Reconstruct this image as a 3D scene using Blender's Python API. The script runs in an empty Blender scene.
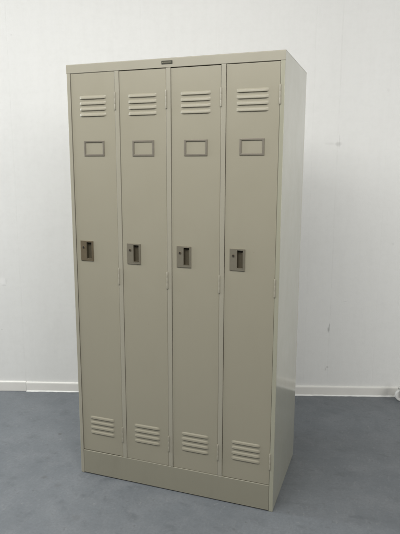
import bpy, bmesh, math, random
from mathutils import Vector, Matrix, noise
random.seed(7)
C = bpy.context.scene.collection
sc = bpy.context.scene

# ------------------------------------------------------------------ sizes (metres)
W, D, H = 0.8935, 0.485, 1.79
A = 0.0166                 # width of the outer stile
DW = 0.2006                # door width
P = (W - 2*A - DW) / 3     # door pitch
ZT, ZB = 1.7555, 0.1145    # underside of top rail, top of kick plate
GAP = 0.0016
DY = 0.0020                # doors sit this far behind the frame face
WY, WS = 0.9518, 0.3209    # floor line of the wall: y = WY + WS * x

# ------------------------------------------------------------------ materials
def new_mat(name):
    m = bpy.data.materials.new(name); m.use_nodes = True
    nt = m.node_tree; b = nt.nodes['Principled BSDF']
    return m, nt, b
def N(nt, typ, **kw):
    n = nt.nodes.new(typ)
    for k, v in kw.items():
        if k in n.inputs.keys(): n.inputs[k].default_value = v
        else: setattr(n, k, v)
    return n
def noise_tex(nt, scale, detail=4, rough=.5, vec=None, stretch=None):
    n = N(nt, 'ShaderNodeTexNoise'); n.inputs['Scale'].default_value = scale
    n.inputs['Detail'].default_value = detail; n.inputs['Roughness'].default_value = rough
    if vec is None: vec = N(nt, 'ShaderNodeTexCoord').outputs['Object']
    if stretch:
        mp = N(nt, 'ShaderNodeMapping'); mp.inputs['Scale'].default_value = stretch
        nt.links.new(vec, mp.inputs['Vector']); vec = mp.outputs['Vector']
    nt.links.new(vec, n.inputs['Vector'])
    return n.outputs['Fac']
def ramp(nt, fac, stops):
    r = N(nt, 'ShaderNodeValToRGB'); el = r.color_ramp.elements
    while len(el) < len(stops): el.new(.5)
    for e, (p, c) in zip(el, stops):
        e.position = p; e.color = (c, c, c, 1) if not hasattr(c, '__len__') else (*c, 1)
    nt.links.new(fac, r.inputs['Fac']); return r.outputs['Color']
def mixc(nt, fac, a, b, mode='MIX'):
    m = N(nt, 'ShaderNodeMix'); m.data_type = 'RGBA'; m.blend_type = mode
    for sock, v in ((m.inputs[0], fac), (m.inputs[6], a), (m.inputs[7], b)):
        if isinstance(v, bpy.types.NodeSocket): nt.links.new(v, sock)
        elif hasattr(v, '__len__'): sock.default_value = (*v, 1)
        else: sock.default_value = v
    return m.outputs[2]
def math_(nt, op, a, b=None):
    m = N(nt, 'ShaderNodeMath'); m.operation = op
    for s, v in ((m.inputs[0], a), (m.inputs[1], b)):
        if v is None: continue
        if isinstance(v, bpy.types.NodeSocket): nt.links.new(v, s)
        else: s.default_value = v
    return m.outputs[0]
def bump(nt, b, h, strength, dist, prev=None):
    n = N(nt, 'ShaderNodeBump'); n.inputs['Strength'].default_value = strength
    n.inputs['Distance'].default_value = dist
    nt.links.new(h, n.inputs['Height'])
    if prev: nt.links.new(prev, n.inputs['Normal'])
    nt.links.new(n.outputs['Normal'], b.inputs['Normal'])
    return n.outputs['Normal']

def enamel(name, col, rough=.38, wavy=.0012, peel=True, spots=.22, dirty=.10):
    m, nt, b = new_mat(name)
    vec = N(nt, 'ShaderNodeNewGeometry').outputs['Position']
    t = noise_tex(nt, 2.2, 3, .55, vec)
    dirt = ramp(nt, noise_tex(nt, 9, 6, .7, vec, (1, 1, .35)), [(.5, 0), (.78, 1)])
    c = mixc(nt, t, [v*.975 for v in col], [v*1.025 for v in col])
    c = mixc(nt, math_(nt, 'MULTIPLY', dirt, dirty), c, [v*.72 for v in col])
    # a few small chips and scuffs
    sp = ramp(nt, noise_tex(nt, 70, 2, .5, vec), [(.76, 0), (.80, 1)])
    if spots: c = mixc(nt, math_(nt, 'MULTIPLY', sp, spots), c, [v*.5 for v in col])
    nt.links.new(c, b.inputs['Base Color'])
    r = ramp(nt, noise_tex(nt, 6, 5, .6, vec), [(.3, rough-.05), (.7, rough+.08)])
    nt.links.new(r, b.inputs['Roughness'])
    p = bump(nt, b, noise_tex(nt, 3.0, 2, .4, vec), 1.0, wavy)       # sheet-metal waviness
    if peel: bump(nt, b, noise_tex(nt, 420, 2, .5, vec), .10, .0004, p)         # orange peel
    return m
M_door = enamel('beige_enamel_door', (.320, .299, .230))
M_frame = enamel('beige_enamel_frame', (.343, .324, .259), .33)
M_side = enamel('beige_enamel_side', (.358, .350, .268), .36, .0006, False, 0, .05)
M_kick_shaded = enamel('beige_enamel_kick_shaded', (.278, .264, .204), .42, .0010, True, .4, .3)  # same paint, darkened for the weaker light near the floor; extra scuffs

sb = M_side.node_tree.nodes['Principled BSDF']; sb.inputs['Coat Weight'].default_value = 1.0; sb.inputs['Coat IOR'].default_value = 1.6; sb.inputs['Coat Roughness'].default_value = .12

def plain(name, col, rough=.5, metal=0, var=.06, scale=30, bmp=0):
    m, nt, b = new_mat(name)
    c = mixc(nt, noise_tex(nt, scale, 4, .6), [v*(1-var) for v in col], [min(1, v*(1+var)) for v in col])
    nt.links.new(c, b.inputs['Base Color'])
    b.inputs['Roughness'].default_value = rough; b.inputs['Metallic'].default_value = metal
    if bmp: bump(nt, b, noise_tex(nt, scale*4, 3), .3, bmp)
    return m
M_holder = plain('dull_nickel', (.255, .232, .188), .42, .55, .12, 60)
M_lock = plain('lock_plate_metal', (.25, .228, .175), .45, .45, .10, 80)
M_lock_b = plain('tarnished_lock_metal', (.185, .150, .098), .45, .45, .15, 80)
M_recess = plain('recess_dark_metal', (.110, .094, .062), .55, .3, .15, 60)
M_black = plain('keyhole_black', (.012, .011, .01), .6)
M_plate = plain('dark_badge', (.045, .045, .032), .4, .3, .2, 90)
M_plate2 = plain('badge_line', (.20, .19, .14), .4, .5, .2, 90)
M_inner = plain('locker_inside', (.20, .185, .15), .6)
M_caster = plain('white_plastic', (.74, .74, .72), .4)
M_rubber = plain('grey_hub', (.10, .10, .10), .5)

def blotch(nt, pos, cx, cz, rx, rz, soft=.5):
    """mask of one mark on the wall at wall coordinates (x, z)"""
    sx = N(nt, 'ShaderNodeSeparateXYZ'); nt.links.new(pos, sx.inputs[0])
    a = math_(nt, 'DIVIDE', math_(nt, 'SUBTRACT', sx.outputs[0], cx), rx)
    b = math_(nt, 'DIVIDE', math_(nt, 'SUBTRACT', sx.outputs[2], cz), rz)
    d = math_(nt, 'SQRT', math_(nt, 'ADD', math_(nt, 'MULTIPLY', a, a), math_(nt, 'MULTIPLY', b, b)))
    n = noise_tex(nt, 55, 3, .6, pos)
    d = math_(nt, 'ADD', d, math_(nt, 'MULTIPLY', math_(nt, 'SUBTRACT', n, .5), 1.3))
    return ramp(nt, d, [(0, 1), (soft, .7), (1, 0)])

def wall_mat():
    m, nt, b = new_mat('white_wall_paint')
    pos = N(nt, 'ShaderNodeTexCoord').outputs['Object']     # x along the wall, z up
    big = noise_tex(nt, 1.1, 4, .55, pos)
    c = mixc(nt, big, (.795, .80, .785), (.835, .84, .825))
    roll = noise_tex(nt, 1.6, 3, .5, pos, (1, 1, .06))      # vertical unevenness of old paint
    c = mixc(nt, math_(nt, 'MULTIPLY', ramp(nt, roll, [(.45, 0), (.7, 1)]), .35), c, (.74, .745, .73))
    fine = noise_tex(nt, 38, 4, .65, pos, (1, 1, 1))
    c = mixc(nt, math_(nt, 'MULTIPLY', ramp(nt, fine, [(.45, 0), (.75, 1)]), .14), c, (.66, .66, .64))
    k = math.sqrt(1+WS*WS)
    streak = noise_tex(nt, 22, 4, .7, pos, (1, 1, .12))
    c = mixc(nt, math_(nt, 'MULTIPLY', ramp(nt, streak, [(.45, 0), (.72, 1)]), .14), c, (.70, .70, .68))
    brush = noise_tex(nt, 26, 4, .7, pos, (.16, 1, 1))
    c = mixc(nt, math_(nt, 'MULTIPLY', ramp(nt, brush, [(.48, 0), (.74, 1)]), .11), c, (.70, .705, .69))
    marks = [(.971*k, 1.524, .024, .016, .34, (.33, .33, .31)), (.975*k, 1.546, .004, .05, .30, (.4, .4, .38)),
             (.93*k, 1.526, .04, .010, .16, (.42, .42, .40)),
             (.963*k, .423, .008, .026, .55, (.16, .16, .16)), (.967*k, .445, .004, .02, .5, (.2, .2, .2)),
             (.965*k, .183, .010, .007, .42, (.28, .27, .25)), (.955*k, .17, .005, .014, .3, (.25, .25, .25)),
             (.76*k, 1.93, .03, .006, .12, (.4, .4, .4)), (1.05*k, .60, .02, .004, .2, (.4, .4, .4)),
             (1.22*k, 1.82, .012, .012, .10, (.4, .4, .4)), (1.30*k, .95, .01, .01, .18, (.4, .4, .4)),
             (-.930*k, .705, .024, .030, .55, (.93, .93, .92)), (-.922*k, .680, .018, .005, .32, (.50, .50, .49)), (-.908*k, .705, .004, .020, .25, (.52, .52, .51)), (-.95*k, .40, .006, .004, .4, (.4, .4, .4)),
             (-.80*k, 2.12, .006, .004, .3, (.4, .4, .4))]
    for (x, z, rx, rz, s, colr) in marks:
        c = mixc(nt, math_(nt, 'MULTIPLY', blotch(nt, pos, x, z, rx, rz), s), c, colr)
    # joints between the covering strips: hairlines, broken up
    sx = N(nt, 'ShaderNodeSeparateXYZ'); nt.links.new(pos, sx.inputs[0])
    br = ramp(nt, noise_tex(nt, 7, 4, .7, pos), [(.40, 0), (.62, 1)])
    wob = math_(nt, 'MULTIPLY', math_(nt, 'SUBTRACT', noise_tex(nt, 2.5, 2, .5, pos), .5), .012)
    hsum = None
    for x0, s in ((.966*k, .17), (.828*k, .08), (1.23*k, .03), (-.823*k, .10), (-.10*k, .03), (.3*k, .03)):
        d = math_(nt, 'ABSOLUTE', math_(nt, 'SUBTRACT', math_(nt, 'ADD', sx.outputs[0], wob), x0))
        l = ramp(nt, math_(nt, 'MULTIPLY', d, 100), [(0, 1), (.5, 0)])
        l = math_(nt, 'MULTIPLY', l, br)
        c = mixc(nt, math_(nt, 'MULTIPLY', l, s), c, (.45, .45, .43))
        hsum = l if hsum is None else math_(nt, 'ADD', hsum, l)
    nt.links.new(c, b.inputs['Base Color'])
    b.inputs['Roughness'].default_value = .62
    p = bump(nt, b, noise_tex(nt, 120, 4, .6, pos), .35, .0012)
    p = bump(nt, b, noise_tex(nt, 14, 3, .55, pos), .5, .0022, p)
    bump(nt, b, math_(nt, 'MULTIPLY', hsum, -1), .4, .001, p)
    return m
M_wall = wall_mat()
M_skirt = plain('skirting_paint', (.80, .79, .755), .4, 0, .05, 12, .0006)
M_caulk = plain('white_sealant', (.84, .85, .83), .35, 0, .05, 40, .001)

def floor_mat():
    m, nt, b = new_mat('blue_grey_floor')
    pos = N(nt, 'ShaderNodeTexCoord').outputs['Object']
    c = mixc(nt, ramp(nt, noise_tex(nt, 1.6, 6, .65, pos), [(.32, 0), (.68, 1)]), (.124, .139, .155), (.163, .179, .195))
    c = mixc(nt, math_(nt, 'MULTIPLY', ramp(nt, noise_tex(nt, 7, 7, .7, pos), [(.46, 0), (.70, 1)]), .60), c, (.200, .213, .228))
    c = mixc(nt, math_(nt, 'MULTIPLY', ramp(nt, noise_tex(nt, 10, 6, .72, pos, (1, 1.6, 1)), [(.52, 0), (.72, 1)]), .55), c, (.102, .114, .126))
    c = mixc(nt, math_(nt, 'MULTIPLY', ramp(nt, noise_tex(nt, 95, 4, .65, pos), [(.35, 0), (.70, 1)]), .40), c, (.100, .108, .115))
    c = mixc(nt, math_(nt, 'MULTIPLY', ramp(nt, noise_tex(nt, 28, 3, .6, pos), [(.63, 0), (.74, 1)]), .50), c, (.080, .086, .092))
    c = mixc(nt, math_(nt, 'MULTIPLY', ramp(nt, noise_tex(nt, 13, 4, .6, pos, (.8, 1.3, 1)), [(.58, 0), (.70, 1)]), .45), c, (.090, .101, .112))
    c = mixc(nt, math_(nt, 'MULTIPLY', ramp(nt, noise_tex(nt, 45, 3, .7, pos, (1.4, .5, 1)), [(.56, 0), (.76, 1)]), .35), c, (.225, .235, .242))
    c = mixc(nt, math_(nt, 'MULTIPLY', ramp(nt, noise_tex(nt, 24, 3, .6, pos, (1.3, .8, 1)), [(.67, 0), (.73, 1)]), .40), c, (.26, .265, .265))
    # individual spots
    sx = N(nt, 'ShaderNodeSeparateXYZ'); nt.links.new(pos, sx.inputs[0])
    nn = math_(nt, 'MULTIPLY', math_(nt, 'SUBTRACT', noise_tex(nt, 60, 3, .6, pos), .5), 1.6)
    for (x, y, r, s) in ((-.302, .278, .013, .75), (-.136, -.096, .018, .45), (-.04, -.13, .022, .3), (-.22, .05, .02, .25), (.16, -.30, .025, .25)):
        a = math_(nt, 'DIVIDE', math_(nt, 'SUBTRACT', sx.outputs[0], x), r)
        d_ = math_(nt, 'DIVIDE', math_(nt, 'SUBTRACT', sx.outputs[1], y), r)
        d = math_(nt, 'SQRT', math_(nt, 'ADD', math_(nt, 'MULTIPLY', a, a), math_(nt, 'MULTIPLY', d_, d_)))
        mk = ramp(nt, math_(nt, 'ADD', d, nn), [(.3, 1), (1, 0)])
        c = mixc(nt, math_(nt, 'MULTIPLY', mk, s), c, (.085, .085, .085))
    nt.links.new(c, b.inputs['Base Color'])
    r = ramp(nt, noise_tex(nt, 5, 5, .6, pos), [(.3, .42), (.7, .60)])
    nt.links.new(r, b.inputs['Roughness'])
    p = bump(nt, b, noise_tex(nt, 5, 3, .5, pos), .35, .003)
    bump(nt, b, noise_tex(nt, 160, 3, .6, pos), .25, .0008, p)
    return m
M_floor = floor_mat()

# ------------------------------------------------------------------ mesh helpers
def link(name, bm, mat, parent=None, loc=(0, 0, 0), smooth=False):
    me = bpy.data.meshes.new(name)
    bmesh.ops.recalc_face_normals(bm, faces=bm.faces[:])
    bm.to_mesh(me); bm.free()
    for m in (mat if isinstance(mat, (list, tuple)) else [mat]): me.materials.append(m)
    if smooth: me.polygons.foreach_set('use_smooth', [True]*len(me.polygons))
    o = bpy.data.objects.new(name, me); C.objects.link(o); o.location = loc
    if parent: o.parent = parent
    return o
def box(bm, x0, x1, y0, y1, z0, z1, bev=0, seg=2, mi=0):
    t = bmesh.new()
    bmesh.ops.create_cube(t, size=1)
    for v in t.verts:
        v.co = Vector((x0+(v.co.x+.5)*(x1-x0), y0+(v.co.y+.5)*(y1-y0), z0+(v.co.z+.5)*(z1-z0)))
    if bev: bmesh.ops.bevel(t, geom=t.edges[:], offset=bev, segments=seg, affect='EDGES', profile=.5)
    merge(bm, t, mi)
def merge(bm, t, mi=0):
    vs = {v: bm.verts.new(v.co) for v in t.verts}
    for f in t.faces:
        g = bm.faces.new([vs[v] for v in f.verts]); g.material_index = mi; g.smooth = f.smooth
    t.free()
def cyl(bm, c, r, length, axis='Z', seg=20, bev=0, mi=0, smooth=True):
    t = bmesh.new()
    bmesh.ops.create_cone(t, cap_ends=True, segments=seg, radius1=r, radius2=r, depth=length)
    if bev:
        es = [e for e in t.edges if abs(e.verts[0].co.z-e.verts[1].co.z) < 1e-6]
        bmesh.ops.bevel(t, geom=es, offset=bev, segments=3, affect='EDGES', profile=.5)
    for f in t.faces: f.smooth = smooth and abs(f.normal.z) < .9
    R = {'Z': Matrix(), 'Y': Matrix.Rotation(math.pi/2, 4, 'X'), 'X': Matrix.Rotation(math.pi/2, 4, 'Y')}[axis]
    bmesh.ops.transform(t, matrix=Matrix.Translation(c) @ R, verts=t.verts)
    merge(bm, t, mi)
def holed_sheet(bm, x0, x1, z0, z1, yf, th, holes, mi=0):
    """flat sheet with rectangular openings, front face at yf, thickness th behind"""
    xs = sorted({x0, x1, *[h[0] for h in holes], *[h[1] for h in holes]})
    zs = sorted({z0, z1, *[h[2] for h in holes], *[h[3] for h in holes]})
    inh = lambda x, z: any(h[0] < x < h[1] and h[2] < z < h[3] for h in holes)
    solid = {}
    for i in range(len(xs)-1):
        for j in range(len(zs)-1):
            solid[i, j] = not inh((xs[i]+xs[i+1])/2, (zs[j]+zs[j+1])/2)
    V = {}
    def v(i, j, k):
        if (i, j, k) not in V: V[i, j, k] = bm.verts.new((xs[i], yf+k*th, zs[j]))
        return V[i, j, k]
    for (i, j), s in solid.items():
        if not s: continue
        for k in (0, 1):
            bm.faces.new([v(i, j, k), v(i+1, j, k), v(i+1, j+1, k), v(i, j+1, k)]).material_index = mi
        for di, dj, e in ((-1, 0, ((i, j), (i, j+1))), (1, 0, ((i+1, j), (i+1, j+1))), (0, -1, ((i, j), (i+1, j))), (0, 1, ((i, j+1), (i+1, j+1)))):
            if not solid.get((i+di, j+dj), False):
                (a, b_), (c, d) = e
                bm.faces.new([v(a, b_, 0), v(c, d, 0), v(c, d, 1), v(a, b_, 1)]).material_index = mi
def prism_z(bm, poly, z0, z1, mi=0):
    lo = [bm.verts.new((x, y, z0)) for x, y in poly]; hi = [bm.verts.new((x, y, z1)) for x, y in poly]
    n = len(poly)
    for i in range(n): bm.faces.new([lo[i], lo[(i+1) % n], hi[(i+1) % n], hi[i]]).material_index = mi
    bm.faces.new(lo).material_index = mi; bm.faces.new(hi).material_index = mi

# ------------------------------------------------------------------ the setting
def struct(o): o['kind'] = 'structure'; return o
bm = bmesh.new()
bmesh.ops.create_grid(bm, x_segments=1, y_segments=1, size=1)
for v in bm.verts: v.co = Vector((v.co.x*6, v.co.y*6, 0))
bmesh.ops.solidify(bm, geom=bm.faces[:], thickness=.05)
top = max(v.co.z for v in bm.verts)
for v in bm.verts: v.co.z -= top
floor = struct(link('floor', bm, M_floor))

ang = math.atan(WS)
SK = .009                                             # skirting thickness
def onwall(name, bm, mat, parent=None, smooth=False):  # local x along the wall, local -y towards the room
    o = link(name, bm, mat, parent, smooth=smooth)
    if not parent: o.rotation_euler = (0, 0, ang); o.location = (0, WY, 0)
    return o
bm = bmesh.new(); box(bm, -5.0, 5.5, SK, SK+.12, -.02, 2.75)
wall = struct(onwall('wall', bm, M_wall))
k = math.sqrt(1+WS*WS)
# skirting board: moulded section, two lengths meeting at a joint left of the locker
prof = [(SK+.001, .001), (0.0004, .001), (0, .004), (0, .050), (.0005, .055), (.002, .0585), (.0045, .0605), (SK+.001, .0615)]
def skirting(x0, x1, dz, dy):
    bm = bmesh.new(); n = 60; rows = []
    for i in range(n+1):
        x = x0+(x1-x0)*i/n
        w = .0012*noise.noise(Vector((x*3.1, 0, 5)))
        rows.append([bm.verts.new((x, y+dy+w*(y < SK), z+dz*(z > .01)+w*(z > .01))) for y, z in prof])
    for a, b in zip(rows, rows[1:]):
        for j in range(len(prof)-1): bm.faces.new([a[j], b[j], b[j+1], a[j+1]])
        bm.faces.new([a[-1], b[-1], b[0], a[0]])
    bm.faces.new(rows[0]); bm.faces.new(rows[-1])
    o = struct(onwall('baseboard', bm, M_skirt, smooth=False)); return o
s1 = skirting(-5.0, -.822*k, .003, -.0005)
s2 = skirting(-.8205*k, 5.5, 0, -.0015)
# wavy bead of sealant along the foot of the longer board
bm = bmesh.new(); rows = []; x0, x1, n = -.820*k, 2.6, 520
for i in range(n+1):
    x = x0+(x1-x0)*i/n
    h = .0065+.0035*noise.noise(Vector((x*9, 1, 0)))+.002*noise.noise(Vector((x*33, 4, 0)))
    d = .0055+.004*noise.noise(Vector((x*14, 8, 0)))+.002*noise.noise(Vector((x*41, 3, 0)))
    h = max(h, .003); d = max(d, .0015)
    rows.append([bm.verts.new((x, -.0015-d*math.cos(t)+.0004, h*math.sin(t)+.0004)) for t in (0, .4, .8, 1.2, 1.57)])
for a, b in zip(rows, rows[1:]):
    for j in range(4): bm.faces.new([a[j], b[j], b[j+1], a[j+1]])
onwall('sealant', bm, M_caulk, s2, smooth=True)

# ------------------------------------------------------------------ the locker
locker = bpy.data.objects.new('locker', None); C.objects.link(locker)
locker['label'] = 'tall beige steel locker with four narrow doors, louvres and recessed lock handles'
locker['category'] = 'locker'
locker.empty_display_size = .2
T = .0012
# side panels: sheet with a rolled front edge returning as the outer stile
def side(name, sgn):
    r = .0022
    arc = [(r-r*math.cos(a), r-r*math.sin(a)) for a in [i*math.pi/2/5 for i in range(6)]]   # (0,r) -> (r,0)
    outer = [(0, D)] + arc + [(A-.0006, 0)]
    inner = [(A-.0006, .018), (A-.0006-T, .018), (A-.0006-T, T), (r, T), (T, r), (T, D)]
    poly = outer + inner
    if sgn > 0: poly = [(W-x, y) for x, y in poly]
    bm = bmesh.new(); prism_z(bm, poly, .0015, ZT-.0004)
    if sgn < 0: box(bm, 0, T, T+.004, D, ZT-.0004, H-T-.0002)
    else: box(bm, W-T, W, T+.004, D, ZT-.0004, H-T-.0002)
    return link('side_panel', bm, M_side if sgn > 0 else M_frame, locker)
side('l', -1); side('r', 1)
# top: cap sheet folded down at the front as a rail
bm = bmesh.new()
r = .0028
arc = [(r-r*math.sin(a), H-r+r*math.cos(a)) for a in [i*math.pi/2/6 for i in range(7)]]      # (y,z) from (r,H) to (0,H-r)
prof_t = [(D, H)] + arc + [(0, ZT+.0008), (.0006, ZT), (.014, ZT), (.014, ZT+T), (T, ZT+T), (T, H-r), (r, H-T), (D, H-T)]
a_ = [bm.verts.new((-.0003, y, z)) for y, z in prof_t]; b_ = [bm.verts.new((W+.0003, y, z)) for y, z in prof_t]
for i in range(len(prof_t)):
    j = (i+1) % len(prof_t); bm.faces.new([a_[i], a_[j], b_[j], b_[i]])
bm.faces.new(a_); bm.faces.new(b_)
link('top_panel', bm, M_frame, locker)
bm = bmesh.new(); box(bm, T+.0003, W-T-.0003, D-.0015, D-.0003, .002, H-T-.0006)
link('back_panel', bm, M_frame, locker)
bm = bmesh.new(); box(bm, T+.0004, W-T-.0004, .020, D-.002, .098, .0995)
link('bottom_shelf', bm, M_inner, locker)
# kick plate with a soft upper fold
bm = bmesh.new()
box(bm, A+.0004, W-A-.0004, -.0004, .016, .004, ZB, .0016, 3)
link('kick_plate', bm, M_kick_shaded, locker)
# intermediate stiles with the partitions behind them
for i in range(3):
    x0 = A+i*P+DW; x1 = A+(i+1)*P
    bm = bmesh.new()
    box(bm, x0+.0003, x1-.0003, .0002, .016, ZB+.0006, ZT-.0006, .0011, 2)
    box(bm, x0-.0120, x1+.0120, .0182, .0192, ZB+.0006, ZT-.0006)      # door stop
    box(bm, (x0+x1)/2-.0006, (x0+x1)/2+.0006, .0194, D-.002, .100, H-.004)
    link('stile', bm, M_frame, locker)
# name badge on the rail
bm = bmesh.new()
box(bm, .4195, .4640, -.0022, -.0001, 1.7680, 1.7800, .0005, 2)
badge = link('name_badge', bm, M_plate, locker)
bm = bmesh.new()
xx = .4235
for wd in (.0040, .0026, .0034, .0030, .0042, .0026, .0036, .0030):
    box(bm, xx, xx+wd, -.0025, -.0021, 1.7722, 1.7756); xx += wd+.0012
link('badge_line', bm, M_plate2, badge)

# ---- one door, local origin at its hinge edge (right), x runs -DW..0
dz0, dz1 = ZB+.0022, ZT-.0024
dx0, dx1 = -DW+.0014, -.0009
LX0, LX1 = -DW+.0405, -DW+.1600                       # louvre span
def louvre_rows(): return [1.666-.0225*i for i in range(4)], [.2855-.0235*i for i in range(4)]
up, lo = louvre_rows()
holes = [(LX0+.008, LX1-.008, z-.0150, z-.0060) for z in up+lo]
px0, px1, pz0, pz1 = -DW+.0225, -DW+.0825, .9915, 1.0760   # lock plate
holes.append((px0+.0055, px1-.003, pz0+.004, pz1-.004))
def make_door():
    bm = bmesh.new()
    holed_sheet(bm, dx0, dx1, dz0, dz1, DY, .0010, holes)
    # soft fold round the front edge, then the returns
    e = .0012
    for (x0, x1, z0, z1) in ((dx0, dx0+.0010, dz0, dz1), (dx1-.0010, dx1, dz0, dz1), (dx0+.001, dx1-.001, dz0, dz0+.001), (dx0+.001, dx1-.001, dz1-.001, dz1)):
        box(bm, x0, x1, DY+.0010, DY+.0150, z0, z1)
    # inner stiffening sheet returns
    box(bm, dx0+.001, dx0+.018, DY+.0140, DY+.0150, dz0+.001, dz1-.001)
    box(bm, dx1-.018, dx1-.001, DY+.0140, DY+.0150, dz0+.001, dz1-.001)
    bmesh.ops.remove_doubles(bm, verts=bm.verts[:], dist=1e-6)
    door = link('door', bm, M_door, locker)
    mod = door.modifiers.new('edge', 'BEVEL'); mod.width = .0007; mod.segments = 2; mod.limit_method = 'ANGLE'; mod.angle_limit = math.radians(60)
    # vents: four pressed louvres each, hooded and open underneath
    for rows in (up, lo):
        bm = bmesh.new()
        for zt in rows:
            nu, nv = 40, 16; g = []
            hgt, out = .0145, (.0044 if rows is up else .0034)
            for i in range(nu+1):
                u = i/nu; x = LX0+(LX1-LX0)*u
                d = min(x-LX0, LX1-x)/.013
                e = math.sin(min(1, d)*math.pi/2)**.8 if d > 0 else 0
                row = []
                for j in range(nv+1):
                    t = j/nv
                    if t <= .5: pf = .88*math.sin(t/.5*math.pi/2)**1.25
                    elif t <= .84: pf = .88+.12*(t-.5)/.34
                    else: pf = math.cos((t-.84)/.16*math.pi/2)**.5 if t < 1 else .2
                    row.append(bm.verts.new((x, DY-.0002-out*e*pf, zt-hgt*(.12*(1-e))-hgt*t*(1-.22*(1-e)))))
                g.append(row)
            for i in range(nu):
                for j in range(nv): bm.faces.new([g[i][j], g[i+1][j], g[i+1][j+1], g[i][j+1]])
        o = link('louvre_vent', bm, M_door, door, smooth=True)
    # card holder frame
    cx0, cx1, cz0, cz1 = -DW+.0545, -DW+.1480, 1.4275, 1.4885
    bm = bmesh.new()
    holed_sheet(bm, cx0, cx1, cz0, cz1, DY-.0030, .0012, [(cx0+.0075, cx1-.0075, cz0+.0070, cz1-.0070)])
    for a, b in ((cx0, cx0+.0012), (cx1-.0012, cx1)): box(bm, a, b, DY-.0018, DY+.0001, cz0, cz1)
    box(bm, cx0+.0012, cx1-.0012, DY-.0018, DY+.0001, cz0, cz0+.0012)
    h = link('card_holder', bm, M_holder, door)
    mod = h.modifiers.new('edge', 'BEVEL'); mod.width = .0006; mod.segments = 2; mod.limit_method = 'ANGLE'
    for sx in (cx0+.004, cx1-.004): pass
    # lock: raised plate with a finger recess on its right half
    rx0, rx1, rz0, rz1 = px0+.0290, px1-.0070, pz0+.0095, pz1-.0055
    bm = bmesh.new()
    holed_sheet(bm, px0, px1, pz0, pz1, DY-.0035, .0036, [(rx0, rx1, rz0, rz1)])
    # pressed ridge around the recess
    box(bm, rx0-.0016, rx0, DY-.0044, DY-.0034, rz0-.0016, rz1+.0016, .0003, 1)
    box(bm, rx1, rx1+.0016, DY-.0044, DY-.0034, rz0-.0016, rz1+.0016, .0003, 1)
    box(bm, rx0, rx1, DY-.0044, DY-.0034, rz0-.0016, rz0, .0003, 1)
    box(bm, rx0, rx1, DY-.0044, DY-.0034, rz1, rz1+.0016, .0003, 1)
    pl = link('lock_plate', bm, M_lock, door)
    mod = pl.modifiers.new('edge', 'BEVEL'); mod.width = .0007; mod.segments = 2; mod.limit_method = 'ANGLE'
    bm = bmesh.new(); dep = .0125; th = .0008; y0 = DY-.0030; y1 = y0+dep
    box(bm, rx0, rx0+th, y0, y1, rz0, rz1); box(bm, rx1-th, rx1, y0, y1, rz0, rz1)
    box(bm, rx0+th, rx1-th, y0, y1, rz0, rz0+th); box(bm, rx0+th, rx1-th, y0, y1, rz1-th, rz1)
    box(bm, rx0, rx1, y1, y1+th, rz0, rz1)
    link('finger_recess', bm, M_recess, door)
    # pull lever lying inside the recess
    bm = bmesh.new(); box(bm, rx1-.0070, rx1-.0012, y0+.0060, y0+.0085, rz0+.002, rz1-.010, .001, 2)
    link('pull_lever', bm, M_recess, door)
    # lock cylinder and key slot
    bm = bmesh.new(); kx, kz = px0+.0140, pz1-.0270
    cyl(bm, (kx, DY-.0040, kz), .0058, .0020, 'Y', 24, .0006)
    link('lock_cylinder', bm, M_lock_b, door)
    bm = bmesh.new()
    cyl(bm, (kx, DY-.0052, kz), .0034, .0008, 'Y', 16); box(bm, kx-.0010, kx+.0010, DY-.0057, DY-.0049, kz-.0050, kz+.0050)
    link('keyhole', bm, M_black, door)
    # three hinge knuckles on the right edge
    for zc, ln in ((1.6400, .066), (.9330, .068), (.2200, .068)):
        bm = bmesh.new(); hx = .0003
        for q in range(3):
            l = ln/3-.0002; cyl(bm, (hx, -.0014, zc+(q-1)*ln/3), .0030, l, 'Z', 16, .0002)
        cyl(bm, (hx, -.0014, zc), .0021, ln+.0035, 'Z', 12, .0006)
        box(bm, hx+.0002, hx+.0050, -.0004, .0006, zc-ln/2, zc+ln/2)
        link('hinge', bm, M_frame, door)
    return door
door0 = make_door()
def copy_tree(o, parent):
    c = o.copy(); C.objects.link(c); c.parent = parent
    for ch in [x for x in bpy.data.objects if x.parent == o]: copy_tree(ch, c)
    return c
bpy.context.view_layer.update()
doors = [door0] + [copy_tree(door0, locker) for _ in range(3)]
for i, (d, yaw) in enumerate(zip(doors, (-.10, .16, .05, -.12))):
    d.location = (A+i*P+DW, (0, -.0003, .0002, -.0002)[i], (.0010, -.0006, -.0008, 0)[i]); d.rotation_euler = (0, 0, math.radians(yaw))
# the first door's lock plate is the browner one
for ch in list(doors[0].children):
    if ch.name.startswith('lock_plate'):
        ch.data = ch.data.copy(); ch.data.materials[0] = M_lock_b; ch['label'] = 'browner, more tarnished lock plate'

# ------------------------------------------------------------------ white castor cropped by the right edge
cast = bpy.data.objects.new('caster', None); C.objects.link(cast)
cast['label'] = 'white round caster wheel on the floor by the baseboard, cropped at the right edge'
cast['category'] = 'caster'
cast.location = (1.400, 1.338, 0); cast.rotation_euler = (0, 0, math.radians(18))
bm = bmesh.new(); cyl(bm, (0, 0, .037), .037, .022, 'Y', 40, .006); link('wheel', bm, M_caster, cast)
bm = bmesh.new(); cyl(bm, (0, 0, .037), .012, .030, 'Y', 20, .002); link('hub', bm, M_rubber, cast)
bm = bmesh.new()
box(bm, -.014, .016, -.0185, -.0165, .030, .084, .001); box(bm, -.014, .016, .0165, .0185, .030, .084, .001)
box(bm, -.018, .022, -.0185, .0185, .084, .088, .001); cyl(bm, (0, 0, .096), .010, .016, 'Z', 20, .001)
link('fork', bm, M_caster, cast)

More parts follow.
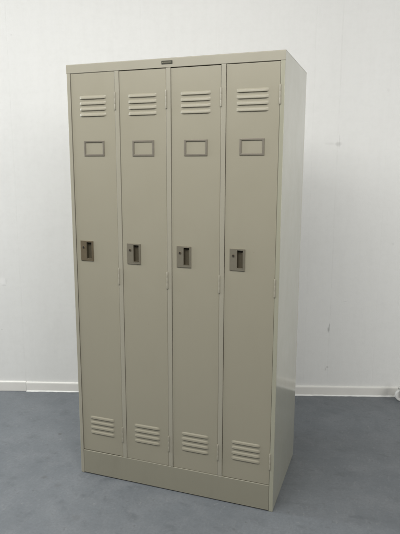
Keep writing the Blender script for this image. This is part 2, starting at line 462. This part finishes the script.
# ------------------------------------------------------------------ camera (solved from the photograph)
f_px = 541.276
R = Vector((0.94295366, 0.33290788, 0.00327666)); U = Vector((-0.06121524, 0.16369965, 0.98460912)); F = Vector((-0.32724775, 0.92864136, -0.17474022))
cd = bpy.data.cameras.new('camera'); cam = bpy.data.objects.new('camera', cd); C.objects.link(cam)
cd.sensor_fit = 'HORIZONTAL'; cd.sensor_width = 36; cd.lens = f_px*36/400; cd.clip_start = .05; cd.clip_end = 100
cam.matrix_world = Matrix(((R.x, U.x, -F.x, 1.27657154), (R.y, U.y, -F.y, -1.98487898), (R.z, U.z, -F.z, 1.36984544), (0, 0, 0, 1)))
sc.camera = cam

# ------------------------------------------------------------------ light
w = bpy.data.worlds.new('World'); sc.world = w; w.use_nodes = True
bg = w.node_tree.nodes['Background']; bg.inputs[0].default_value = (.98, 1.0, .95, 1); bg.inputs[1].default_value = .02
def area(name, loc, target, sx, sy, power, col):
    l = bpy.data.lights.new(name, 'AREA'); l.shape = 'RECTANGLE'; l.size = sx; l.size_y = sy; l.energy = power; l.color = col
    o = bpy.data.objects.new(name, l); C.objects.link(o); o.location = loc
    o.rotation_euler = (Vector(target)-Vector(loc)).to_track_quat('-Z', 'Y').to_euler(); return o
WARM = (1.0, .985, .95); COOL = (.925, .975, 1.0)
area('window_or_fill_light', (-3.5, .1, 1.9), (0, .3, 1.2), 1.8, 2.1, 222, COOL)
area('ceiling_or_fill_lamp', (-1.8, -1.0, 3.1), (-1.8, -1.0, 0), 1.6, 1.6, 25, WARM)
area('ceiling_or_fill_lamp', (-.7, -2.2, 3.0), (-.7, -2.2, 0), 3.0, 1.8, 76, WARM)
area('ceiling_or_fill_lamp', (2.6, -1.8, 2.6), (.8, .2, 1.6), 1.6, 1.3, 28, WARM)  # added fill, tilted at the locker's upper front from the right
area('ceiling_or_fill_lamp', (.6, -1.5, 2.95), (.5, 0, 1.5), 2.2, 1.5, 36, WARM)  # added fill at ceiling height for the upper door fronts
area('window_or_fill_light', (4.2, .1, 1.45), (1, .7, 1.3), 1.6, 1.4, 42, WARM)  # added fill from the right for wall and side panel, no window known

sc.view_settings.view_transform = 'Standard'; sc.view_settings.look = 'None'
sc.view_settings.exposure = 0; sc.view_settings.gamma = 1
